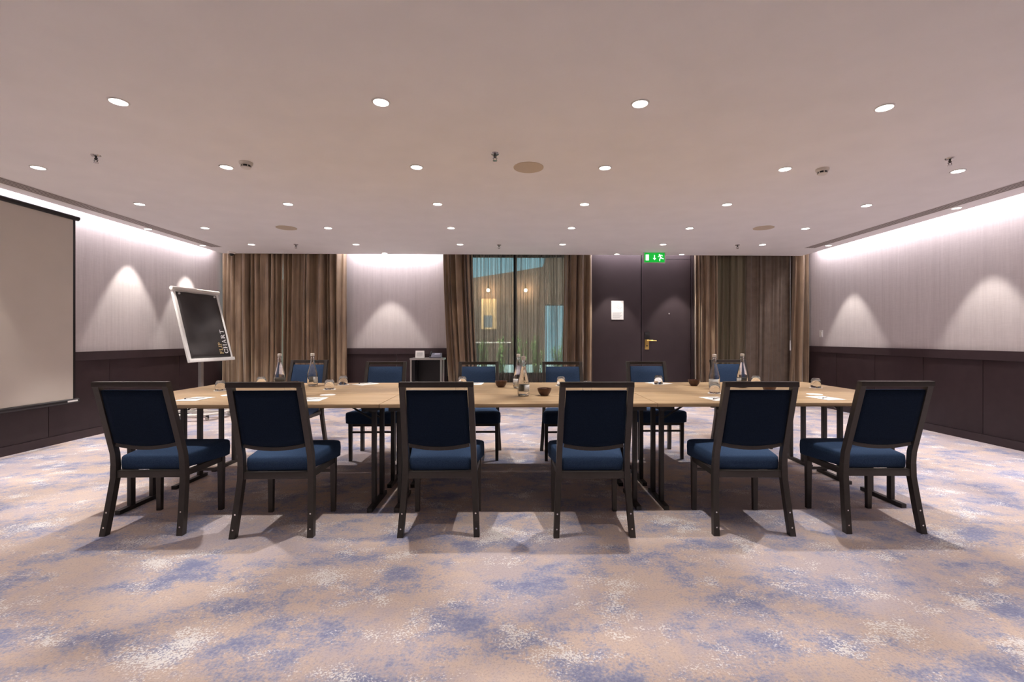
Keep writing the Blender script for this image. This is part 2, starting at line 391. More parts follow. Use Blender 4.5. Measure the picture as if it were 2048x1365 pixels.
def sprinkler(x, y, label):
    t = thing('sprinkler', label, 'sprinkler', (x, y, H), 0, 'ceiling sprinklers')
    bm = NB(); lathe(bm, [(0, 0), (.034, 0), (.030, -.009), (.010, -.012), (0, -.012)], 24); obj('escutcheon', bm, M['chrome'], t)
    bm = NB(); tube(bm, [(0, 0, -.01), (0, 0, -.038)], .007); tube(bm, [(-.012, 0, -.02), (-.015, 0, -.042), (-.004, 0, -.054)], .003, 6); tube(bm, [(.012, 0, -.02), (.015, 0, -.042), (.004, 0, -.054)], .003, 6); obj('frame_arms', bm, M['frame'], t)
    bm = NB(); lathe(bm, [(0, -.054), (.018, -.055), (.018, -.059), (0, -.058)], 16); obj('deflector', bm, M['chrome'], t)
sprinkler(-3.291, 3.765, 'metal sprinkler head at the left of the nearer ceiling sprinklers')
sprinkler(-.126, 3.651, 'metal sprinkler head in the ceiling middle beside the round speaker')
sprinkler(3.537, 3.668, 'metal sprinkler head at the right near the rightmost second-row downlight')
sprinkler(-3.323, 7.263, 'tiny far sprinkler head in front of the left closed drapes')
sprinkler(-.188, 7.229, 'tiny far sprinkler head in front of the middle window')
sprinkler(3.516, 7.143, 'tiny far sprinkler head in front of the right window')
def smoke(x, y, label):
    t = thing('smoke_detector', label, 'smoke detector', (x, y, H), 0, 'smoke detectors')
    bm = NB(); lathe(bm, [(0, 0), (.052, 0), (.052, -.012), (.046, -.022), (.040, -.024), (0, -.024)]); obj('base', bm, M['offw'], t)
    bm = NB(); lathe(bm, [(0, -.024), (.034, -.024), (.034, -.040), (0, -.040)]); obj('sensor_slots', bm, M['black'], t)
    bm = NB(); lathe(bm, [(.037, -.039), (.038, -.044), (.026, -.052), (0, -.053), (0, -.039)])
    for k in range(6): a = k * pi / 3 + .3; bar(bm, (.036 * cos(a), .036 * sin(a), -.023), (.036 * cos(a), .036 * sin(a), -.041), .006, .006)
    obj('cap', bm, M['offw'], t)
smoke(-2.185, 3.886, 'white smoke detector with dark slots left of centre on the ceiling')
smoke(2.665, 3.921, 'white smoke detector with dark slots right of centre on the ceiling')
def speaker(x, y, label):
    bm = NB(); lathe(bm, [(0, 0), (.128, 0), (.127, -.004), (.118, -.006), (0, -.0065)], 48)
    tag(obj('ceiling_speaker', bm, M['beige'], loc=(x, y, H)), label, 'speaker', 'round ceiling speakers')
speaker(.148, 3.944, 'round beige ceiling speaker grille near the ceiling centre')
speaker(-2.951, 6.18, 'round beige ceiling speaker grille at far left')
speaker(3.316, 6.035, 'round beige ceiling speaker grille at far right')
t = thing('ceiling_sensor', 'small dark dome sensor on the ceiling at the left back corner', 'sensor', (-4.70, 7.93, H))
bm = NB(); lathe(bm, [(0, 0), (.06, 0), (.058, -.02), (.045, -.03), (0, -.03)]); obj('base', bm, M['offw'], t)
bm = NB(); lathe(bm, [(.036, -.03), (.032, -.05), (.018, -.062), (0, -.066)]); obj('dome', bm, M['black'], t)
def slot_vent(x0, x1, y0, y1, label):
    t = thing('slot_vent', label, 'air vent', ((x0 + x1) / 2, y0, H)); w = (x1 - x0) / 2; L = y1 - y0
    bm = NB(); box(bm, -w, w, 0, L, -.001, 0.0); obj('dark_slots', bm, M['vent'], t)
    for k in range(5):
        c = -w + 2 * w * (k + .0) / 4
        bm = NB(); box(bm, c - .011, c + .011, 0, L, -.0022, -.001); obj('slat', bm, M['slat'], t)
slot_vent(-4.755, -4.60, YF + .2, 7.50, 'long linear slot vent along the left ceiling edge')
slot_vent(4.72, 4.875, YF + .2, 7.36, 'long linear slot vent along the right ceiling edge')

# exit sign hanging from the ceiling
t = thing('exit_sign', 'green emergency exit sign with running figure above the plum door', 'exit sign', (2.417, 7.80, H))
bm = NB(); box(bm, -.185, .185, -.012, .012, -.185, 0, .003); obj('housing', bm, M['alu'], t)
bm = NB(); box(bm, -.172, .172, -.0145, -.012, -.172, -.010); obj('green_panel', bm, M['green'], t)
def flat(polys, y, th=.002):
    bm = NB()
    for P in polys:
        a = [bm.verts.new((x, y, z)) for x, z in P]; b = [bm.verts.new((x, y - th, z)) for x, z in P]; n = len(P)
        bm.faces.new(a); bm.faces.new(b[::-1])
        for i in range(n): bm.faces.new((a[i], b[i], b[(i + 1) % n], a[(i + 1) % n]))
    return bm
obj('door_pictogram', flat([[(-.150, -.140), (-.095, -.140), (-.095, -.040), (-.150, -.040)]], -.0145), M['signw'], t)
obj('arrow_pictogram', flat([[(-.008, -.050), (.008, -.050), (.008, -.100), (-.008, -.100)], [(-.03, -.098), (0, -.135), (.03, -.098)]], -.0145), M['signw'], t)
obj('runner_pictogram', flat([[(.070, -.036), (.088, -.030), (.093, -.045), (.078, -.052)],           # head
    [(.075, -.050), (.098, -.046), (.118, -.090), (.098, -.098)],                                     # trunk
    [(.088, -.046), (.130, -.046), (.142, -.066), (.133, -.070), (.122, -.056), (.095, -.060)],       # rear arm
    [(.078, -.052), (.088, -.062), (.070, -.082), (.056, -.080), (.057, -.074), (.066, -.074)],       # front arm
    [(.104, -.086), (.122, -.090), (.158, -.108), (.155, -.120), (.116, -.110), (.100, -.100)],       # rear leg
    [(.098, -.090), (.114, -.098), (.096, -.122), (.094, -.150), (.080, -.150), (.080, -.118)]], -.0145), M['signw'], t)

# ================================================================ curtains
def curtain(name, x0t, x1t, x0b, x1b, y, amp, folds, mat, seed, label, cat, group, thick=.004, zt=2.84, zb=.015):
    rnd = random.Random(seed); nz = 26; nx = int(folds * 14); W_ = abs(x1t - x0t)
    ph = [rnd.uniform(0, 6.28) for _ in range(6)]; warp = [rnd.uniform(-.5, .5) for _ in range(int(folds) + 3)]
    am = [rnd.uniform(.4, 1.25) for _ in range(int(folds) + 3)]
    bm = NB(); grid = []
    for j in range(nz + 1):
        v = j / nz; z = zt + (zb - zt) * v; row = []
        for i in range(nx + 1):
            s = i / nx; f = s * folds; k = int(f); fr = f - k
            a = am[k] * (1 - fr) + am[k + 1] * fr; wv = warp[k] * (1 - fr) + warp[k + 1] * fr
            d = sin(2 * pi * (f + .28 * sin(1.9 * f + ph[4]) + .12 * sin(4.7 * f + ph[5] + 1.5 * v)) + wv + .6 * sin(2.2 * v + ph[0] + .7 * f) * v)
            d = math.copysign(abs(d) ** .75, d)
            yy = y + amp * a * d + amp * .35 * sin(2 * pi * f * .47 + ph[1] + 1.2 * v) + amp * .12 * sin(2 * pi * f * 2.3 + ph[2] + 2.5 * v) * v
            xa = x0t + (x0b - x0t) * (v ** 1.5); xb = x1t + (x1b - x1t) * (v ** 1.5)
            xx = xa + (xb - xa) * (s + .012 * sin(3 * v + ph[3] + 5 * s) * sin(pi * s))
            xx += amp * .25 * cos(2 * pi * f + wv) * sin(pi * s)
            row.append(bm.verts.new((xx, yy, z)))
        grid.append(row)
    for j in range(nz):
        for i in range(nx): bm.faces.new((grid[j][i], grid[j][i + 1], grid[j + 1][i + 1], grid[j + 1][i]))
    o = obj(name, bm, mat, smooth=80)
    sm = o.modifiers.new('thickness', 'SOLIDIFY'); sm.thickness = thick; sm.offset = 0
    return tag(o, label, cat, group)
GD = 'taupe satin drapes along the back wall'
YC = 8.20
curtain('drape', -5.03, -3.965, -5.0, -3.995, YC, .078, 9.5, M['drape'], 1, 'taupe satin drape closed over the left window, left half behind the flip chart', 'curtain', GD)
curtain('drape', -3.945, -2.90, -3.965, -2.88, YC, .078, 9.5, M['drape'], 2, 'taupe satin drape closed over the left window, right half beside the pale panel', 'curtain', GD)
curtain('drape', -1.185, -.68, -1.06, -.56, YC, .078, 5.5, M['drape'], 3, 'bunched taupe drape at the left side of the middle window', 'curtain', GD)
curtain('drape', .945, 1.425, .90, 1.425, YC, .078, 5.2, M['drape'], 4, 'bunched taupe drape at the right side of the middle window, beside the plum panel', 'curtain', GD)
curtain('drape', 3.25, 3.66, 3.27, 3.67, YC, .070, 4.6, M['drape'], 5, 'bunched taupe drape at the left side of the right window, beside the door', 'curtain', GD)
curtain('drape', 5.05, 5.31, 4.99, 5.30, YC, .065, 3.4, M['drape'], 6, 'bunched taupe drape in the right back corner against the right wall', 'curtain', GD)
GS = 'sheer curtains'
curtain('sheer_curtain', -.95, .045, -.95, .045, YC + .13, .026, 15, M['sheer'], 11, 'see-through sheer curtain over the left half of the middle window', 'curtain', GS, .0015)
curtain('sheer_curtain', .08, 1.20, .08, 1.20, YC + .13, .026, 17, M['sheer'], 12, 'see-through sheer curtain over the right half of the middle window', 'curtain', GS, .0015)
curtain('sheer_curtain', 3.30, 4.23, 3.30, 4.23, YC + .12, .022, 9, M['sheer2'], 13, 'dark sheer curtain over the left part of the right window', 'curtain', GS, .0015)
curtain('sheer_curtain', 4.25, 5.16, 4.25, 5.14, YC + .135, .018, 9, M['brownv'], 14, 'opaque brown sheer curtain over the right part of the right window', 'curtain', GS, .0015)
bm = NB(); tube(bm, [(4.965, YC - .04, 2.86), (4.965, YC - .04, .98)], .004, 6)
cw = thing('curtain_wand', 'thin draw wand hanging beside the right corner drape', 'curtain wand', (0, 0, 0))
obj('cord', bm, M['track'], cw); bm = NB(); tube(bm, [(4.965, YC - .04, 1.14), (4.965, YC - .04, .96)], [.006, .010], 8); obj('weight', bm, M['white'], cw)

# ================================================================ outside the windows
bm = NB(); box(bm, -9, 9, YB + .2, 22, -.12, -.02); struct('ground', bm, M['paving'])
t = thing('neighbouring_building', 'brown rendered building with sloping roof line seen through the middle window', 'building', (0, 14, 0))
bm = NB()
P = [(-9, -.02), (1.03, -.02), (1.03, 2.9), (1.25, 4.6), (1.12, 4.3), (1.0, 3.5), (.9, 3.33), (.3, 3.22), (-1.2, 2.98), (-9, 2.9)]
P = [(-9, -.02), (1.02, -.02), (1.02, 2.2), (4.6, 2.2), (4.6, 4.8), (1.4, 4.8), (1.16, 4.1), (1.05, 3.55), (.94, 3.33), (.3, 3.22), (-1.2, 2.98), (-9, 2.9)]
a = [bm.verts.new((x, 0, z)) for x, z in P]; b = [bm.verts.new((x, .6, z)) for x, z in P]
bm.faces.new(a); bm.faces.new(b[::-1])
for i in range(len(P)): bm.faces.new((a[i], b[i], b[(i + 1) % len(P)], a[(i + 1) % len(P)]))
obj('facade', bm, M['facade'], t, 0)
bm = NB(); box(bm, -.90, -.44, -.03, 0, 1.45, 2.36); obj('lit_window', bm, M['winlit'], t)
bm = NB(); box(bm, -.82, -.56, -.045, -.03, 1.50, 1.86); obj('poster', bm, M['frost'], t)
for x in (-.68, .433):
    bm = NB(); lathe(bm, [(0, .05), (.03, .045), (.045, .0), (.03, -.045), (0, -.05)], 16, (x, -.10, 2.605)); w = obj('wall_lamp', bm, M['bulb'], t)
    bm = NB(); tube(bm, [(x, 0, 2.74), (x, -.10, 2.74), (x, -.10, 2.65)], .012, 8); obj('lamp_bracket', bm, M['brass'], t)
    l = bpy.data.lights.new('wall_lamp_light', 'POINT'); l.energy = 26; l.color = (1, .72, .42); l.shadow_soft_size = .05
    o = bpy.data.objects.new('wall_lamp_light', l); COL.objects.link(o); o.parent = t; o.location = (x, -.22, 2.60)
bm = NB(); box(bm, 2.6, 9, 11.6, 12.2, -.02, 4.5)
tag(obj('garden_wall', bm, M['facade'], smooth=0), 'dark brown outer wall behind the sheer of the right window', 'wall')
gl = bpy.data.lights.new('outdoor_fill_light', 'AREA'); gl.shape = 'RECTANGLE'; gl.size = 3; gl.size_y = .3; gl.energy = 420; gl.color = (1, .93, .80)
go = bpy.data.objects.new('outdoor_fill_light', gl); COL.objects.link(go); go.location = (0, YB + .35, 3.3); go.rotation_euler = (R(40), 0, 0)  # added fill lamp, unseen, brightens the bamboo
t = thing('garden_planter', 'pale blue-white low planter trough behind the bamboo outside', 'planter', (0, 10.6, -.02))
bm = NB(); box(bm, -1.1, 1.15, -.15, .15, 0, .60, .02); obj('trough', bm, M['pool'], t)
bm = NB(); box(bm, -1.05, 1.10, -.11, .11, .60, .615); obj('soil', bm, M['black'], t)
t = thing('garden_bench', 'white slatted garden bench top glimpsed among the bamboo outside', 'bench', (-.42, 10.9, 0))
bm = NB(); box(bm, -.42, .42, -.12, .12, 1.06, 1.09, .004); obj('top', bm, M['offw'], t)
for sx in (-.36, .36):
    bm = NB(); box(bm, sx - .02, sx + .02, -.1, .1, -.02, 1.06); obj('leg', bm, M['legm'], t)
def shrub(x, y, h, seed, label):
    rnd = random.Random(seed); t = thing('bamboo_shrub', label, 'shrub', (x, y, -.02), 0, 'green bamboo shrubs outside the middle window')
    bs_, bl = NB(), NB()
    for k in range(11):
        bx, by = rnd.uniform(-.07, .07), rnd.uniform(-.07, .07); tx, ty = bx + rnd.uniform(-.13, .13), by + rnd.uniform(-.12, .12); hh = h * rnd.uniform(.72, 1.05)
        pts = [(bx + (tx - bx) * q ** 1.6, by + (ty - by) * q ** 1.6, hh * q) for q in (0, .3, .6, .85, 1)]
        tube(bs_, pts, [.009, .008, .007, .005, .002], 5)
        for _ in range(34):
            q = rnd.uniform(.42, 1); px, py, pz = bx + (tx - bx) * q ** 1.6, by + (ty - by) * q ** 1.6, hh * q
            a_ = rnd.uniform(0, 6.28); L = rnd.uniform(.07, .12); dz = rnd.uniform(-.5, .5) * L
            d = Vector((cos(a_), sin(a_), 0)); s = Vector((-sin(a_), cos(a_), 0)) * .011
            p = Vector((px, py, pz)); m_ = p + d * L * .45 + Vector((0, 0, dz * .3 + .02)); e = p + d * L + Vector((0, 0, dz))
            v = [bl.verts.new(q_) for q_ in (p, m_ + s, e, m_ - s)]; bl.faces.new(v)
    obj('canes', bs_, M['cane'], t); obj('foliage', bl, M['leaf'], t, 0)
for i, (x, y, h) in enumerate([(-.95, 9.7, 1.10), (-.58, 9.9, 1.15), (-.2, 9.75, 1.22), (.2, 9.8, 1.28), (.54, 9.7, 1.20), (1.0, 9.85, 1.30), (1.36, 9.8, 1.1), (-1.38, 9.85, 1.1)]):
    shrub(x, y, h, 40 + i, 'slender green bamboo shrub outside the middle window, %s' % (['second from the left', 'third from the left', 'fourth from the left', 'fourth from the right', 'third from the right', 'second from the right', 'rightmost', 'leftmost'][i]))

# ================================================================ chairs
def yb(z):
    if z < .36: return -.21 + .06 * (z / .36) ** .9
    if z < .48: return -.15 - .012 * ((z - .36) / .12)
    return -.162 - (z - .48) * .300
def xu(z): return .226 - .020 * z / .36 if z < .36 else .206 - .010 * (z - .36) / .565
def make_chair(label, loc, rotz, group):
    t = thing('meeting_chair', label, 'chair', loc, rotz, group)
    # seat cushion
    def outline(ins, n=7):
        pts = []; r = .045
        cs = [(-.188 + ins, -.145 + ins, pi), (.188 - ins, -.145 + ins, 1.5 * pi), (.243 - ins, .275 - ins, 0), (-.243 + ins, .275 - ins, .5 * pi)]
        for cx, cy, a0 in cs:
            sx = 1 if cx > 0 else -1; sy = 1 if cy > 0 else -1; rr = .02 if cy < 0 else r
            for k in range(n):
                a = a0 + .5 * pi * k / (n - 1); pts.append((cx - sx * rr + rr * cos(a), cy - sy * rr + rr * sin(a)))
        return pts
    bm = NB(); rings = []
    def tz(y): return .012 * (y + .145) / .42
    for ins, z, top in ((.010, .374, 0), (.0, .380, 0), (-.002, .42, .5), (0, .450, 1), (.006, .458, 1), (.016, .4625, 1), (.06, .467, 1), (.11, .469, 1)):
        rings.append([bm.verts.new((x, y, z + tz(y) * top - (.008 if y > .2 and not top else 0))) for x, y in outline(ins)])
    for a, b in zip(rings, rings[1:]):
        for i in range(len(a)): bm.faces.new((a[i], a[(i + 1) % len(a)], b[(i + 1) % len(a)], b[i]))
    bm.faces.new(rings[0][::-1]); bm.faces.new(rings[-1]); obj('seat', bm, M['navy'], t, 60)
    # backrest pad: curved lower edge, slightly crowned faces
    bm = NB(); nx, nz = 12, 10; F_, B_ = [], []
    for j in range(nz + 1):
        fr, br = [], []
        for i in range(nx + 1):
            u = -1 + 2 * i / nx; zt = .877; zb_ = .530 + .022 * u * u; z = zb_ + (zt - zb_) * j / nz
            hw = .1835 - .008 * (z - .53) / .35; e = (1 - abs(u) ** 6) * (1 - abs(2 * j / nz - 1) ** 8)
            th = .006 + .014 * e; x = u * hw
            fr.append(bm.verts.new((x, yb(z) + th + .006, z))); br.append(bm.verts.new((x, yb(z) - th * .6, z)))
        F_.append(fr); B_.append(br)
    for j in range(nz):
        for i in range(nx):
            bm.faces.new((F_[j][i], F_[j][i + 1], F_[j + 1][i + 1], F_[j + 1][i])); bm.faces.new((B_[j][i + 1], B_[j][i], B_[j + 1][i], B_[j + 1][i + 1]))
    for i in range(nx):
        bm.faces.new((F_[0][i + 1], F_[0][i], B_[0][i], B_[0][i + 1])); bm.faces.new((F_[-1][i], F_[-1][i + 1], B_[-1][i + 1], B_[-1][i]))
    for j in range(nz):
        bm.faces.new((F_[j][0], F_[j + 1][0], B_[j + 1][0], B_[j][0])); bm.faces.new((F_[j + 1][-1], F_[j][-1], B_[j][-1], B_[j + 1][-1]))
    obj('backrest', bm, M['navy'], t, 50)
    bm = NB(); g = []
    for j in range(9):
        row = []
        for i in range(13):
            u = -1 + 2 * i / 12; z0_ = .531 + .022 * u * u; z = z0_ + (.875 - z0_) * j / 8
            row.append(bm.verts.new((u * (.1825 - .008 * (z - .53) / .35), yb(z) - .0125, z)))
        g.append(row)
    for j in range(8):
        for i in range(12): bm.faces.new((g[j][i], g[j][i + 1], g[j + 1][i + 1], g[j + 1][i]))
    ob = obj('shade_back_panel', bm, M['navy_shade'], t, 50); ob['label'] = 'added rear panel, navy darkened to stand for shade'  # added panel: shade on the rear of the backrest painted as darker navy
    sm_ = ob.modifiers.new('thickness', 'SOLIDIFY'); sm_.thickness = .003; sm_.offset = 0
    # back frame: both uprights above the seat, top rail, curved lower rail
    bm = NB()
    for s in (-1, 1):
        post(bm, [(s * xu(z), yb(z), z, .0165, .019) for z in (.40, .44, .48, .52, .60, .70, .80, .925)])
    box(bm, -.213, .213, yb(.925) - .021, yb(.925) + .019, .8965, .928, .004)
    pts = [(u * .178, yb(.52) - .002, .517 + .022 * u * u) for u in [k / 6 for k in range(-6, 7)]]
    for a, b in zip(pts, pts[1:]): bar(bm, a, b, .026, .022)
    obj('back_frame', bm, M['frame'], t, 30)
    for s in (-1, 1):
        bm = NB(); post(bm, [(s * xu(z), yb(z), z, .0172, .0195) for z in (0, .12, .24, .33, .41)]); lg = obj('rear_leg', bm, M['frame'], t, 30)
        for z in (.050, .135):
            bm = NB(); tube(bm, [(s * xu(z), yb(z) - .0185, z), (s * xu(z), yb(z) - .0225, z)], .0048, 10); obj('bolt', bm, M['chrome'], lg)
        bm = NB(); post(bm, [(s * .208, .205, 0, .014, .014), (s * .208, .205, .34, .0175, .0165), (s * .208, .205, .366, .0175, .0165)]); obj('front_leg', bm, M['frame'], t, 30)
    bm = NB(); box(bm, -.190, .190, -.168, -.138, .332, .374, .003); box(bm, -.192, .192, .190, .214, .332, .366, .003)
    for s in (-1, 1): bar(bm, (s * .204, -.14, .352), (s * .208, .20, .350), .020, .036)
    obj('seat_frame', bm, M['frame'], t, 30)
    bm = NB(); box(bm, -.196, .196, .198, .213, .268, .286, .002); obj('stretcher', bm, M['frame'], t, 30)
    return t
GN, GF = 'navy chairs along the near side of the table', 'navy chairs along the far side of the table'
near = [(-2.203, 3.045, 0, 'navy chair with its back to us at the far left end of the near side'),
        (-1.416, 2.995, 1, 'second navy chair from the left on the near side of the table'),
        (-.430, 2.985, 0, 'third navy chair from the left on the near side, before the table middle'),
        (.495, 2.958, -.5, 'fourth navy chair from the left on the near side, beside the brown bowl'),
        (1.458, 2.960, -2.0, 'second navy chair from the right on the near side of the table'),
        (2.266, 2.973, -1.5, 'rightmost navy chair on the near side, nearest the right wall')]
ch0 = None
for x, y, r, lb in near:
    if ch0 is None: ch0 = make_chair(lb, (x, y, 0), R(r), GN)
    else: dup(ch0, (x, y, 0), R(r), lb, GN)
far = [(-2.33, 5.10, 176, 'navy chair facing us at the left end of the far side, behind two bottles'),
       (-1.33, 4.70, 180, 'navy chair facing us on the far side in front of the phone stand'),
       (-.345, 4.69, 180, 'navy chair facing us below the left part of the middle window'),
       (.545, 4.66, 180, 'navy chair facing us below the right part of the middle window'),
       (1.455, 4.70, 180, 'navy chair facing us in front of the plum door'),
       (2.545, 5.08, 183, 'navy chair facing us at the right end of the far side, behind the right bottles')]
for x, y, r, lb in far: dup(ch0, (x, y, 0), R(r), lb, GF)

# ================================================================ tables
TXS = [[(-2.675, -.868), (-.864, .973), (.977, 2.775)], [(-2.775, -.868), (-.864, .973), (.977, 2.90)], [(-2.775, -.868), (-.864, .973), (.977, 2.90)]]; TY = [(3.072, 3.584), (3.588, 4.068), (4.072, 4.55)]
TNX = ['left', 'middle', 'right']; TNY = ['near row, its long edge facing the camera', 'centre row', 'far row by the facing chairs']
TZ = .745
LEGX = [(-2.625, -.957), (-.776, .875), (1.066, 2.725)]
for iy, (y0, y1) in enumerate(TY):
    for ix, (x0, x1) in enumerate(TXS[iy]):
        t = thing('folding_table', 'oak topped folding table at %s of the %s' % (TNX[ix], TNY[iy]), 'table', ((x0 + x1) / 2, (y0 + y1) / 2, 0), 0, 'oak folding tables pushed together')
        w = (x1 - x0) / 2; d = (y1 - y0) / 2; cxm = (x0 + x1) / 2
        bm = NB(); box(bm, -w, w, -d, d, TZ - .024, TZ, .0015); obj('tabletop', bm, M['oak'], t)
        for k, lx in enumerate(LEGX[ix]):
            x = lx - cxm; s = -1 if k == 0 else 1
            f0, f1 = -d + .09, -d + .475
            bm = NB(); box(bm, x - .017, x + .017, f0, f1, 0.0, .028, .002); lf = obj('foot', bm, M['legm'], t)
            for py in (-d + .205, -d + .40):
                bm = NB(); box(bm, x - .014, x + .014, py - .020, py + .020, .026, TZ - .03, .002); obj('leg', bm, M['legm'], t)
            bm = NB(); box(bm, x - .05, x + .05, -d + .08, d - .06, TZ - .060, TZ - .024, .002); obj('leg_bracket', bm, M['black'], t)
            bm = NB()
            for py in (-d + .235, -d + .37): bar(bm, (x - s * .012, py, .60), (x - s * .20, py, TZ - .03), .014, .010)
            box(bm, x - s * .20 - .02, x - s * .20 + .02, -d + .20, -d + .40, TZ - .034, TZ - .024)
            obj('folding_brace', bm, M['black'], t)
            bm = NB(); tube(bm, [(x - s * .33, -d + .12, TZ - .024), (x - s * .33, -d + .12, TZ - .036), (x - s * .33, -d + .12, TZ - .046)], [.008, .009, .016], 12); obj('bumper', bm, M['black'], t)

# ================================================================ things on the table
def bottle(x, y, label, full=True, h=.295, green=False):
    t = thing('water_bottle', label, 'bottle', (x, y, TZ + .0005), random.uniform(0, 6), 'glass water bottles')
    out = [(0, .002), (.034, .002), (.0425, .006), (.044, .016), (.044, .105), (.041, .122), (.030, .165), (.021, .205), (.0155, .235), (.0145, .262), (.0165, .264), (.0165, .272), (.0145, .274), (.0145, h - .018)]
    inn = [(.0115, h - .018), (.0115, .24), (.0175, .205), (.0265, .165), (.0375, .122), (.0405, .105), (.0405, .018), (.037, .010), (0, .008)]
    bm = NB(); lathe(bm, out + inn, 40); obj('glass_body', bm, M['glass'], t, 60)
    if full:
        bm = NB(); lathe(bm, [(0, .0085), (.0366, .0105), (.0401, .0185), (.0401, .105), (.0371, .122), (.0261, .165), (.0176, .2), (.0135, .222), (0, .222)], 40); obj('water', bm, M['water'], t, 60)
    bm = NB(); lathe(bm, [(.0115, h - .022), (.0165, h - .022), (.0168, h), (.012, h + .003), (0, h + .003)], 24); obj('cap', bm, M['white'], t)
    bm = NB()
    for k in range(14):
        a0, a1 = -1.9 + k * .27, -1.9 + (k + 1) * .27
        v = [bm.verts.new((.0446 * cos(a), .0446 * sin(a), z)) for a, z in ((a0, .03), (a1, .03), (a1, .085), (a0, .085))]; bm.faces.new(v)
    bmesh.ops.remove_doubles(bm, verts=bm.verts[:], dist=1e-5)
    lb_ = obj('paper_label', bm, M['label'], t, 60)
    sm = lb_.modifiers.new('thickness', 'SOLIDIFY'); sm.thickness = .0004; sm.offset = 1
    bm = NB()
    for row, z in enumerate((.068, .056, .044)):
        for k in range(6):
            a = -1.3 + k * .36 + .07 * row
            bar(bm, (.0455 * cos(a), .0455 * sin(a), z), (.0455 * cos(a + .24), .0455 * sin(a + .24), z + .002 * ((k + row) % 3 - 1)), .0006, .0035)
    obj('label_lettering', bm, M['ink'], lb_)
    return t
bottle(-2.036, 4.14, 'leftmost glass bottle, seen above the second near chair')
bottle(-1.794, 4.244, 'clear glass bottle with pale label standing in front of a far blue chair back', False)
bottle(.063, 4.02, 'rear one of the two overlapping bottles at the table centre')
bottle(.093, 3.50, 'front one of the two overlapping bottles at the table centre')
bottle(1.735, 3.93, 'clear glass bottle left of the second chair from the right', False)
bottle(2.035, 4.05, 'rightmost bottle, seen above the second near chair from the right')
def tumbler(x, y, label):
    t = thing('glass_tumbler', label, 'drinking glass', (x, y, TZ + .0025), 0, 'upturned glass tumblers')
    bm = NB(); lathe(bm, [(.0385, 0), (.0395, .004), (.040, .030), (.037, .062), (.030, .078), (.024, .082), (0, .080), (0, .066), (.026, .067), (.034, .058), (.0375, .030), (.0370, 0), (.0385, 0)], 36)
    obj('glass', bm, M['glass'], t, 60)
    bm = NB(); lathe(bm, [(0, -.002), (.052, -.002), (.052, 0), (0, 0)], 30); obj('paper_coaster', bm, M['paperw'], t)
    return t
for x, y, lb in [(-2.27, 4.28, 'upturned tumbler on a coaster left of the leftmost bottle'), (-2.40, 3.90, 'upturned tumbler peeking out left of the second near chair'),
                 (-1.536, 3.97, 'upturned tumbler nearest the clear bottle with pale label, right of the second near chair'), (-1.56, 4.36, 'upturned tumbler on the far side beside the long white notepad'),
                 (-.444, 4.25, 'upturned tumbler just above the third near chair'), (.455, 4.23, 'upturned tumbler just above the fourth near chair'),
                 (1.384, 4.34, 'upturned tumbler in front of the far chair at the door'), (2.29, 4.30, 'upturned tumbler just right of the rightmost bottle'),
                 (2.66, 4.00, 'upturned tumbler at the right end of the table'),
                 (-.41, 3.76, 'upturned tumbler seen through the gap of the third near chair'), (.62, 3.78, 'upturned tumbler seen through the gap of the fourth near chair'),
                 (-1.78, 3.78, 'upturned tumbler seen through the gap of the second near chair'), (1.60, 3.62, 'upturned tumbler behind the second near chair from the right')]:
    tumbler(x, y, lb)
def notepad(x, y, ang, label, pen=True, w=.15, l=.21):
    t = thing('notepad', label, 'notepad', (x, y, TZ), R(ang), 'white notepads with pens')
    bm = NB(); box(bm, -w / 2, w / 2, -l / 2, l / 2, 0, .0025); obj('sheets', bm, M['paperw'], t)
    bm = NB(); box(bm, -.022, .022, l / 2 - .045, l / 2 - .03, .0025, .0029); box(bm, -.012, .012, l / 2 - .056, l / 2 - .050, .0025, .0029); obj('printed_heading', bm, M['ink'], t)
    if pen:
        p = thing('ballpoint_pen', 'ballpoint pen on the ' + label.replace('small ', '').replace('long ', ''), 'pen', (x, y, TZ + .0025), R(ang + 35), 'pens on the notepads')
        bm = NB(); tube(bm, [(-.055, 0, .0045), (.05, 0, .0045), (.062, 0, .0045)], [.004, .004, .001], 8); obj('barrel', bm, M['white'], p)
        bm = NB(); tube(bm, [(-.066, 0, .0045), (-.055, 0, .0045)], .0032, 8); box(bm, -.06, -.03, -.001, .001, .0085, .0095); obj('clip', bm, M['black'], p)
for a in [(-2.25, 3.37, -4, 'white notepad at the left end of the near side'), (-1.40, 3.32, 3, 'white notepad right of the second near chair'),
          (-.43, 3.36, 2, 'white notepad in front of the third near chair'), (.50, 3.34, -2, 'white notepad in front of the fourth near chair'),
          (1.47, 3.29, 10, 'white notepad just left of the second near chair from the right'), (2.27, 3.31, 8, 'white notepad at the right end of the near side'),
          (-1.37, 4.42, -35, 'long white notepad before the far chair at the phone stand'), (-.345, 4.42, -4, 'white notepad before the far chair left of the middle window'),
          (.60, 4.40, 4, 'white notepad before the far chair right of the middle window'), (1.42, 4.44, 38, 'white notepad before the far chair at the door')]:
    notepad(*a)
for x, y, lb in [(-2.14, 3.58, 'small round paper coaster beside the leftmost near notepad'), (-1.40, 3.585, 'small round paper coaster right of the second near chair'), (2.34, 3.535, 'small round paper coaster beside the rightmost near notepad')]:
    bm = NB(); lathe(bm, [(0, 0), (.055, 0), (.055, .002), (0, .002)], 30); tag(obj('paper_coaster', bm, M['paperw'], loc=(x, y, TZ)), lb, 'coaster', 'round paper coasters')
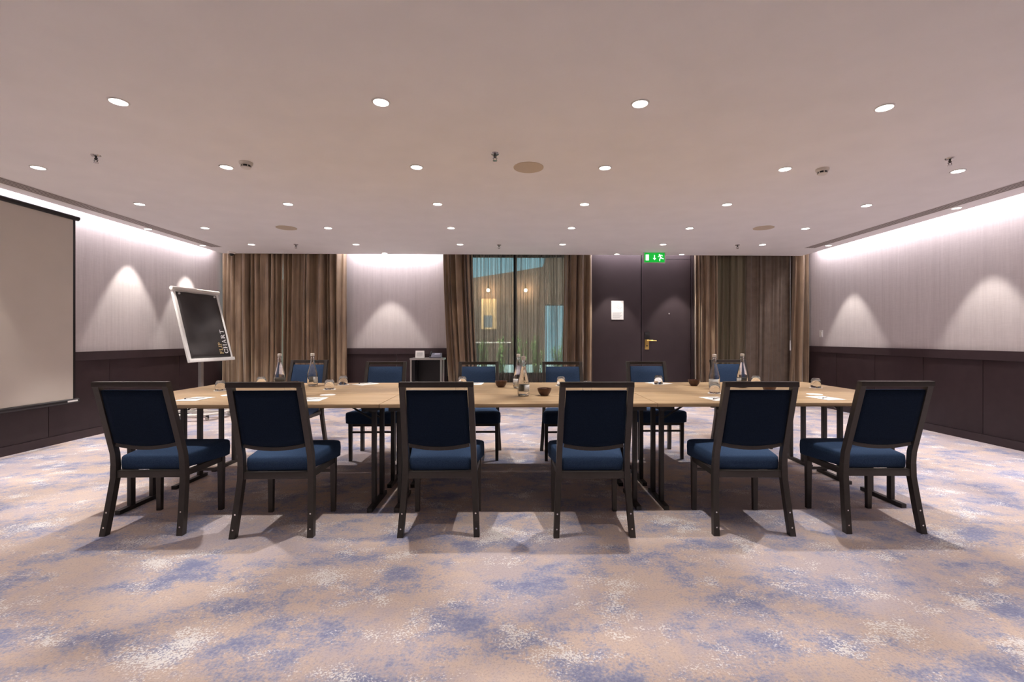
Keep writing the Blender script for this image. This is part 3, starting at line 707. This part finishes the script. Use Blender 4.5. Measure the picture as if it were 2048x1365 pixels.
def mint_bowl(x, y, label):
    t = thing('snack_bowl', label, 'bowl', (x, y, TZ), 0, 'small dark brown bowls')
    bm = NB(); lathe(bm, [(0, 0), (.028, 0), (.030, .004), (.042, .018), (.051, .040), (.054, .056), (.050, .056), (.046, .040), (.036, .018), (.02, .010), (0, .009)], 36); obj('bowl', bm, M['bowl'], t, 50)
    bm = NB(); rnd = random.Random(round(x * 1000))
    for k in range(10):
        a, r_ = rnd.uniform(0, 6.28), rnd.uniform(0, .028)
        px, py, pz = r_ * cos(a), r_ * sin(a), .044 + rnd.uniform(0, .007)
        bar(bm, (px - .009, py - .004, pz), (px + .009, py + .004, pz + rnd.uniform(-.003, .003)), .010, .007)
    o = obj('wrapped_sweets', bm, M['mints'], t); o['kind'] = 'stuff'
for x, y, lb in [(-.09, 4.13, 'small dark brown bowl left of the centre bottles'), (.252, 3.52, 'small dark brown bowl right of the centre bottles'),
                 (1.687 - .02, 4.20, 'small dark brown bowl left of the clear bottle at the right'), (2.08, 3.70, 'small dark brown bowl seen through the gap of the second near chair from the right'),
                 (-1.905, 4.10, 'small dark brown bowl between the two left bottles')]: mint_bowl(x, y, lb)

# ================================================================ left wall: projection screen
t = thing('projection_screen', 'pulled-down projection screen with black casing on the left wall', 'screen', (-4.95, 3.9, .47))
y0, y1 = -1.0, 1.50
bm = NB(); box(bm, -.002, .002, y0, y1 - .03, .02, 2.06); obj('screen_surface', bm, M['screen'], t, 0)
bm = NB(); box(bm, -.0035, .0035, y1 - .03, y1 - .002, .02, 2.06); box(bm, -.0035, .0035, y0 - .028, y0, .02, 2.06); obj('black_border', bm, M['blacktin'], t, 0)
bm = NB(); tube(bm, [(0, y0 - .05, 2.075), (0, y1 + .03, 2.075)], .030, 16); obj('top_casing', bm, M['blacktin'], t)
bm = NB(); tube(bm, [(0, y0 - .05, .0), (0, y1 + .03, .0)], .026, 16); bmm = obj('bottom_bar', bm, M['blacktin'], t)
bm = NB(); box(bm, .022, .0275, y1 - .12, y1 + .0, -.006, .012); obj('white_sticker', bm, M['paperw'], bmm)
bm = NB()
for yy in (y0 + .3, y1 - .35): box(bm, -.12, 0, yy - .012, yy + .012, 2.07, 2.09)
obj('wall_bracket', bm, M['blacktin'], t)

# ================================================================ flip chart
t = thing('flip_chart', 'flip chart easel with charcoal pad reading FLIP CHART beside the left wall', 'flip chart', (-4.62, 7.0, 0))
O = Vector((-4.62, 7.0, 0))
BL, BR, TL, TR = [Vector(p) - O for p in ((-4.505, 6.60, .86), (-4.37, 7.40, .86), (-4.775, 6.65, 1.885), (-4.62, 7.45, 1.885))]
ex = (BR - BL).normalized(); ey = (TL - BL); ey = (ey - ex * ey.dot(ex)).normalized(); en = ex.cross(ey).normalized()   # en faces the room
Wb = (BR - BL).length; Hb = (TL - BL).length
MX = Matrix((ex, ey, en)).transposed().to_4x4(); MX.translation = BL
def onboard(o): o.matrix_local = MX; return o
bm = NB(); box(bm, .0, Wb, 0, Hb, -.02, 0, .003); bd = onboard(obj('board', bm, M['white'], t))
bm = NB()
for a in ((0, .045, 0, Hb), (Wb - .035, Wb, 0, Hb)): box(bm, a[0], a[1], a[2], a[3], 0, .012, .004)
box(bm, -.01, Wb + .01, -.025, .022, -.01, .035, .006); onboard(obj('edge_frame', bm, M['white'], t))
bm = NB(); tube(bm, [(-.015, Hb, .012), (Wb + .015, Hb, .012)], .028, 14); onboard(obj('clamp_bar', bm, M['offw'], t))
bm = NB(); nx = 14
g = []
for j in range(17):
    v = j / 16
    g.append([bm.verts.new((.05 + (Wb - .09) * i / nx, .028 + (Hb - .075) * v, .012 + .006 * sin(v * 19 + .8 * sin(i * .5)) * (1 - v) + .004 * sin(i * .9 + v * 5) * v)) for i in range(nx + 1)])
for j in range(16):
    for i in range(nx): bm.faces.new((g[j][i], g[j][i + 1], g[j + 1][i + 1], g[j + 1][i]))
pd = onboard(obj('pad', bm, M['chalk'], t, 80)); sm = pd.modifiers.new('thickness', 'SOLIDIFY'); sm.thickness = .008; sm.offset = -1
for px in (.09, Wb - .09):
    bm = NB(); tube(bm, [(px, Hb - .075, .012), (px, Hb - .075, .028)], .014, 12); onboard(obj('pad_knob', bm, M['white'], t))
# serif lettering built from strokes on a unit-height grid (x right, y up)
def letter(ch):
    S = .17; q = .07  # stem, serif/thin
    def rc(a, b, c, d): return [(a, c), (b, c), (b, d), (a, d)]
    def ser(x, y): return rc(x - .08, x + S + .08, y, y + q)
    if ch == 'I': return [rc(0, S, 0, 1), ser(0, 0), ser(0, 1 - q)], S
    if ch == 'L': return [rc(0, S, 0, 1), ser(0, 1 - q), rc(-.08, .60, 0, q), rc(.52, .60, 0, .25)], .56
    if ch == 'F': return [rc(0, S, 0, 1), ser(0, 0), rc(-.08, .60, 1 - q, 1), rc(.52, .60, .76, 1), rc(S, .44, .48, .55), rc(.38, .45, .40, .63)], .56
    if ch == 'T': return [rc(.28, .28 + S, 0, 1), ser(.28, 0), rc(0, .73, 1 - q, 1), rc(0, .07, .76, 1), rc(.66, .73, .76, 1)], .73
    if ch == 'H': return [rc(0, S, 0, 1), ser(0, 0), ser(0, 1 - q), rc(.56, .56 + S, 0, 1), ser(.56, 0), ser(.56, 1 - q), rc(S, .56, .47, .54)], .73
    if ch == 'A': return [[(.33, 1), (.40, 1), (.14, 0), (.06, 0)], [(.33, 1), (.43, 1), (.76, 0), (.58, 0)], rc(.19, .6, .30, .37), rc(-.02, .22, 0, q), rc(.50, .84, 0, q)], .80
    def arc(cx, cy, rx, ry, w, a0, a1, n=14, wt=.07):
        out = []
        for k in range(n):
            A0 = a0 + (a1 - a0) * k / n; A1 = a0 + (a1 - a0) * (k + 1) / n
            f0 = abs(cos(A0)); f1 = abs(cos(A1)); w0 = wt + (w - wt) * f0; w1 = wt + (w - wt) * f1
            out.append([(cx + rx * cos(A0), cy + ry * sin(A0)), (cx + rx * cos(A1), cy + ry * sin(A1)), (cx + (rx - w1) * cos(A1), cy + (ry - w1) * sin(A1)), (cx + (rx - w0) * cos(A0), cy + (ry - w0) * sin(A0))])
        return out
    if ch == 'P': return [rc(0, S, 0, 1), ser(0, 0), rc(-.08, .32, 1 - q, 1), rc(0, .32, .45, .45 + q)] + arc(.32, .725, .28, .275, S, -pi / 2, pi / 2), .60
    if ch == 'R': return [rc(0, S, 0, 1), ser(0, 0), rc(-.08, .32, 1 - q, 1), rc(0, .32, .47, .47 + q)] + arc(.32, .735, .28, .265, S, -pi / 2, pi / 2) + [[(.26, .50), (.44, .50), (.74, 0), (.54, 0)], rc(.54, .82, 0, q)], .76
    if ch == 'C': return arc(.45, .5, .45, .5, S, .6, 2 * pi - .6, 22) + [rc(.76, .83, .66, 1), rc(.76, .83, .05, .30)], .83
def word(txt, ox, oy, size, name, mat):
    # reads upwards: advance along +board y, letter height along -board x
    bm = NB(); y = oy
    for ch in txt:
        polys, w = letter(ch)
        for P in polys:
            lo = [bm.verts.new((ox - v * size, y + u * size, .021)) for u, v in P]; hi = [bm.verts.new((ox - v * size, y + u * size, .0225)) for u, v in P]; n = len(P)
            bm.faces.new(lo[::-1]); bm.faces.new(hi)
            for i in range(n): bm.faces.new((lo[i], lo[(i + 1) % n], hi[(i + 1) % n], hi[i]))
        y += (w + .26) * size
    return onboard(obj(name, bm, mat, t, 0))
word('FLIP', Wb - .178, .085, .064, 'gold_lettering', M['gold'])
word('CHART', Wb - .078, .085, .076, 'white_lettering', M['paperw'])
c = (BL + BR + TL + TR) / 4 - en * .05
bm = NB(); box(bm, .00 - .022 + c.x * .3, .022 + c.x * .3, c.y - .03, c.y + .03, .06, 1.25, .004); obj('pole', bm, M['alu'], t)
bm = NB(); bar(bm, (c.x * .3, c.y, 1.22), tuple(c), .05, .03); obj('tilt_arm', bm, M['alu'], t)
bm = NB(); n = 40; rr = []
for k in range(n):
    a = 2 * pi * k / n; ca, sa = cos(a), sin(a); q = (abs(ca) ** 3 + abs(sa) ** 3) ** (-1 / 3)
    ring = []
    for m_ in range(8):
        b = 2 * pi * m_ / 8; ring.append(bm.verts.new((q * ca * (.35 + .035 * cos(b)), .02 + q * sa * (.33 + .035 * cos(b)), .088 + .016 * sin(b))))
    rr.append(ring)
for k in range(n):
    for m_ in range(8): bm.faces.new((rr[k][m_], rr[(k + 1) % n][m_], rr[(k + 1) % n][(m_ + 1) % 8], rr[k][(m_ + 1) % 8]))
bar(bm, (-.33, .02, .085), (.33, .02, .085), .06, .03); box(bm, -.07, .07, -.05, .09, .07, .11, .01)
obj('base_ring', bm, M['offw'], t, 60)
for px, py in ((-.27, -.24), (.27, -.24), (-.27, .28), (.27, .28)):
    bm = NB(); tube(bm, [(px - .012, py, .028), (px + .012, py, .028)], .028, 16); ca_ = obj('castor', bm, M['offw'], t)
    bm = NB(); box(bm, px - .016, px + .016, py - .012, py + .012, .03, .078, .003); obj('castor_fork', bm, M['black'], ca_)

# ================================================================ phone stand at the back wall
t = thing('side_stand', 'dark metal side stand carrying a telephone against the back panelling', 'side table', (-1.445, 8.13, 0))
bm = NB(); box(bm, -.285, .285, -.16, .17, .805, .835, .004); obj('top', bm, M['alu'], t)
bm = NB(); box(bm, -.22, .20, .14, .16, .12, .80); box(bm, -.26, -.20, -.13, .15, .04, .80); box(bm, -.20, .22, -.13, .14, .10, .12); obj('cabinet', bm, M['black'], t)
for px, py in ((-.265, -.14), (.245, -.14), (-.265, .145), (.245, .145)):
    bm = NB(); box(bm, px - .014, px + .014, py - .014, py + .014, 0, .805, .002); obj('leg', bm, M['alu'], t)
t = thing('desk_telephone', 'dark desk telephone with lilac display on the side stand', 'telephone', (-1.31, 8.10, .8355), 0)
bm = NB(); slabv = [(-.10, -.07, .0), (.10, -.07, .0), (.10, .08, .0), (-.10, .08, .0), (-.10, -.07, .02), (.10, -.07, .02), (.10, .08, .085), (-.10, .08, .085)]
vs = [bm.verts.new(p) for p in slabv]
for f in ((3, 2, 1, 0), (4, 5, 6, 7), (0, 1, 5, 4), (1, 2, 6, 5), (2, 3, 7, 6), (3, 0, 4, 7)): bm.faces.new([vs[i] for i in f])
obj('body', bm, M['phone'], t)
bm = NB(); tube(bm, [(-.085, -.065, .045), (-.085, -.03, .056), (-.085, .04, .085), (-.085, .08, .10)], [.016, .011, .011, .017], 10); obj('handset', bm, M['black'], t)
bm = NB(); bar(bm, (-.02, .03, .066), (.07, .03, .066), .05, .004, (0, -.4, 1)); obj('display', bm, M['lilac'], t)
t = thing('tent_card', 'small white folded notice card beside the telephone', 'card', (-1.575, 8.09, .8355), 0)
bm = NB(); bar(bm, (-.075, -.03, .064), (.075, -.03, .064), .002, .128, (0, .25, 1)); bar(bm, (-.075, .012, .064), (.075, .012, .064), .002, .128, (0, -.4, 1)); obj('card', bm, M['paperw'], t, 0)
bm = NB()
for z in (.095, .08, .065, .05, .035): bar(bm, (-.05, -.0335 + (z - .064) * .25, z), (.05 - .02 * (z < .04), -.0335 + (z - .064) * .25, z), .001, .004)
obj('printed_lines', bm, M['ink'], t, 0)

# notice sheet on the plum wall
t = thing('notice_sheet', 'white printed evacuation notice on the plum wall left of the door', 'notice', (1.915, YB - .0502, 1.683), 0)
bm = NB(); box(bm, -.113, .113, -.010, 0, -.172, .172, .002); obj('holder', bm, M['alu'], t)
bm = NB(); box(bm, -.109, .109, -.0115, -.010, -.166, .169); obj('sheet', bm, M['paperw'], t)
bm = NB()
pl = [(-.06, .06), (-.065, .09), (-.04, .11), (-.01, .105), (.02, .12), (.03, .09), (.0, .08), (.03, .06), (.07, .05), (.06, .02), (.02, .03), (-.01, .05), (-.06, .06)]
for a, b in zip(pl, pl[1:]): bar(bm, (a[0], -.012, a[1]), (b[0], -.012, b[1]), .001, .003)
for k in range(6): bar(bm, (-.085, -.012, -.045 - k * .018), (.085 - (k % 3) * .02, -.012, -.045 - k * .018), .001, .0035)
obj('printed_plan', bm, M['ink'], t, 0)
# wall switch
t = thing('wall_switch', 'small white wall switch on the right wall near the back corner', 'switch', (XR, 7.90, 1.255), 0)
bm = NB(); box(bm, -.010, 0, -.042, .042, -.06, .06, .003); obj('plate', bm, M['white'], t)
bm = NB(); box(bm, -.015, -.010, -.018, .018, -.03, .03, .002); obj('rocker', bm, M['offw'], t)
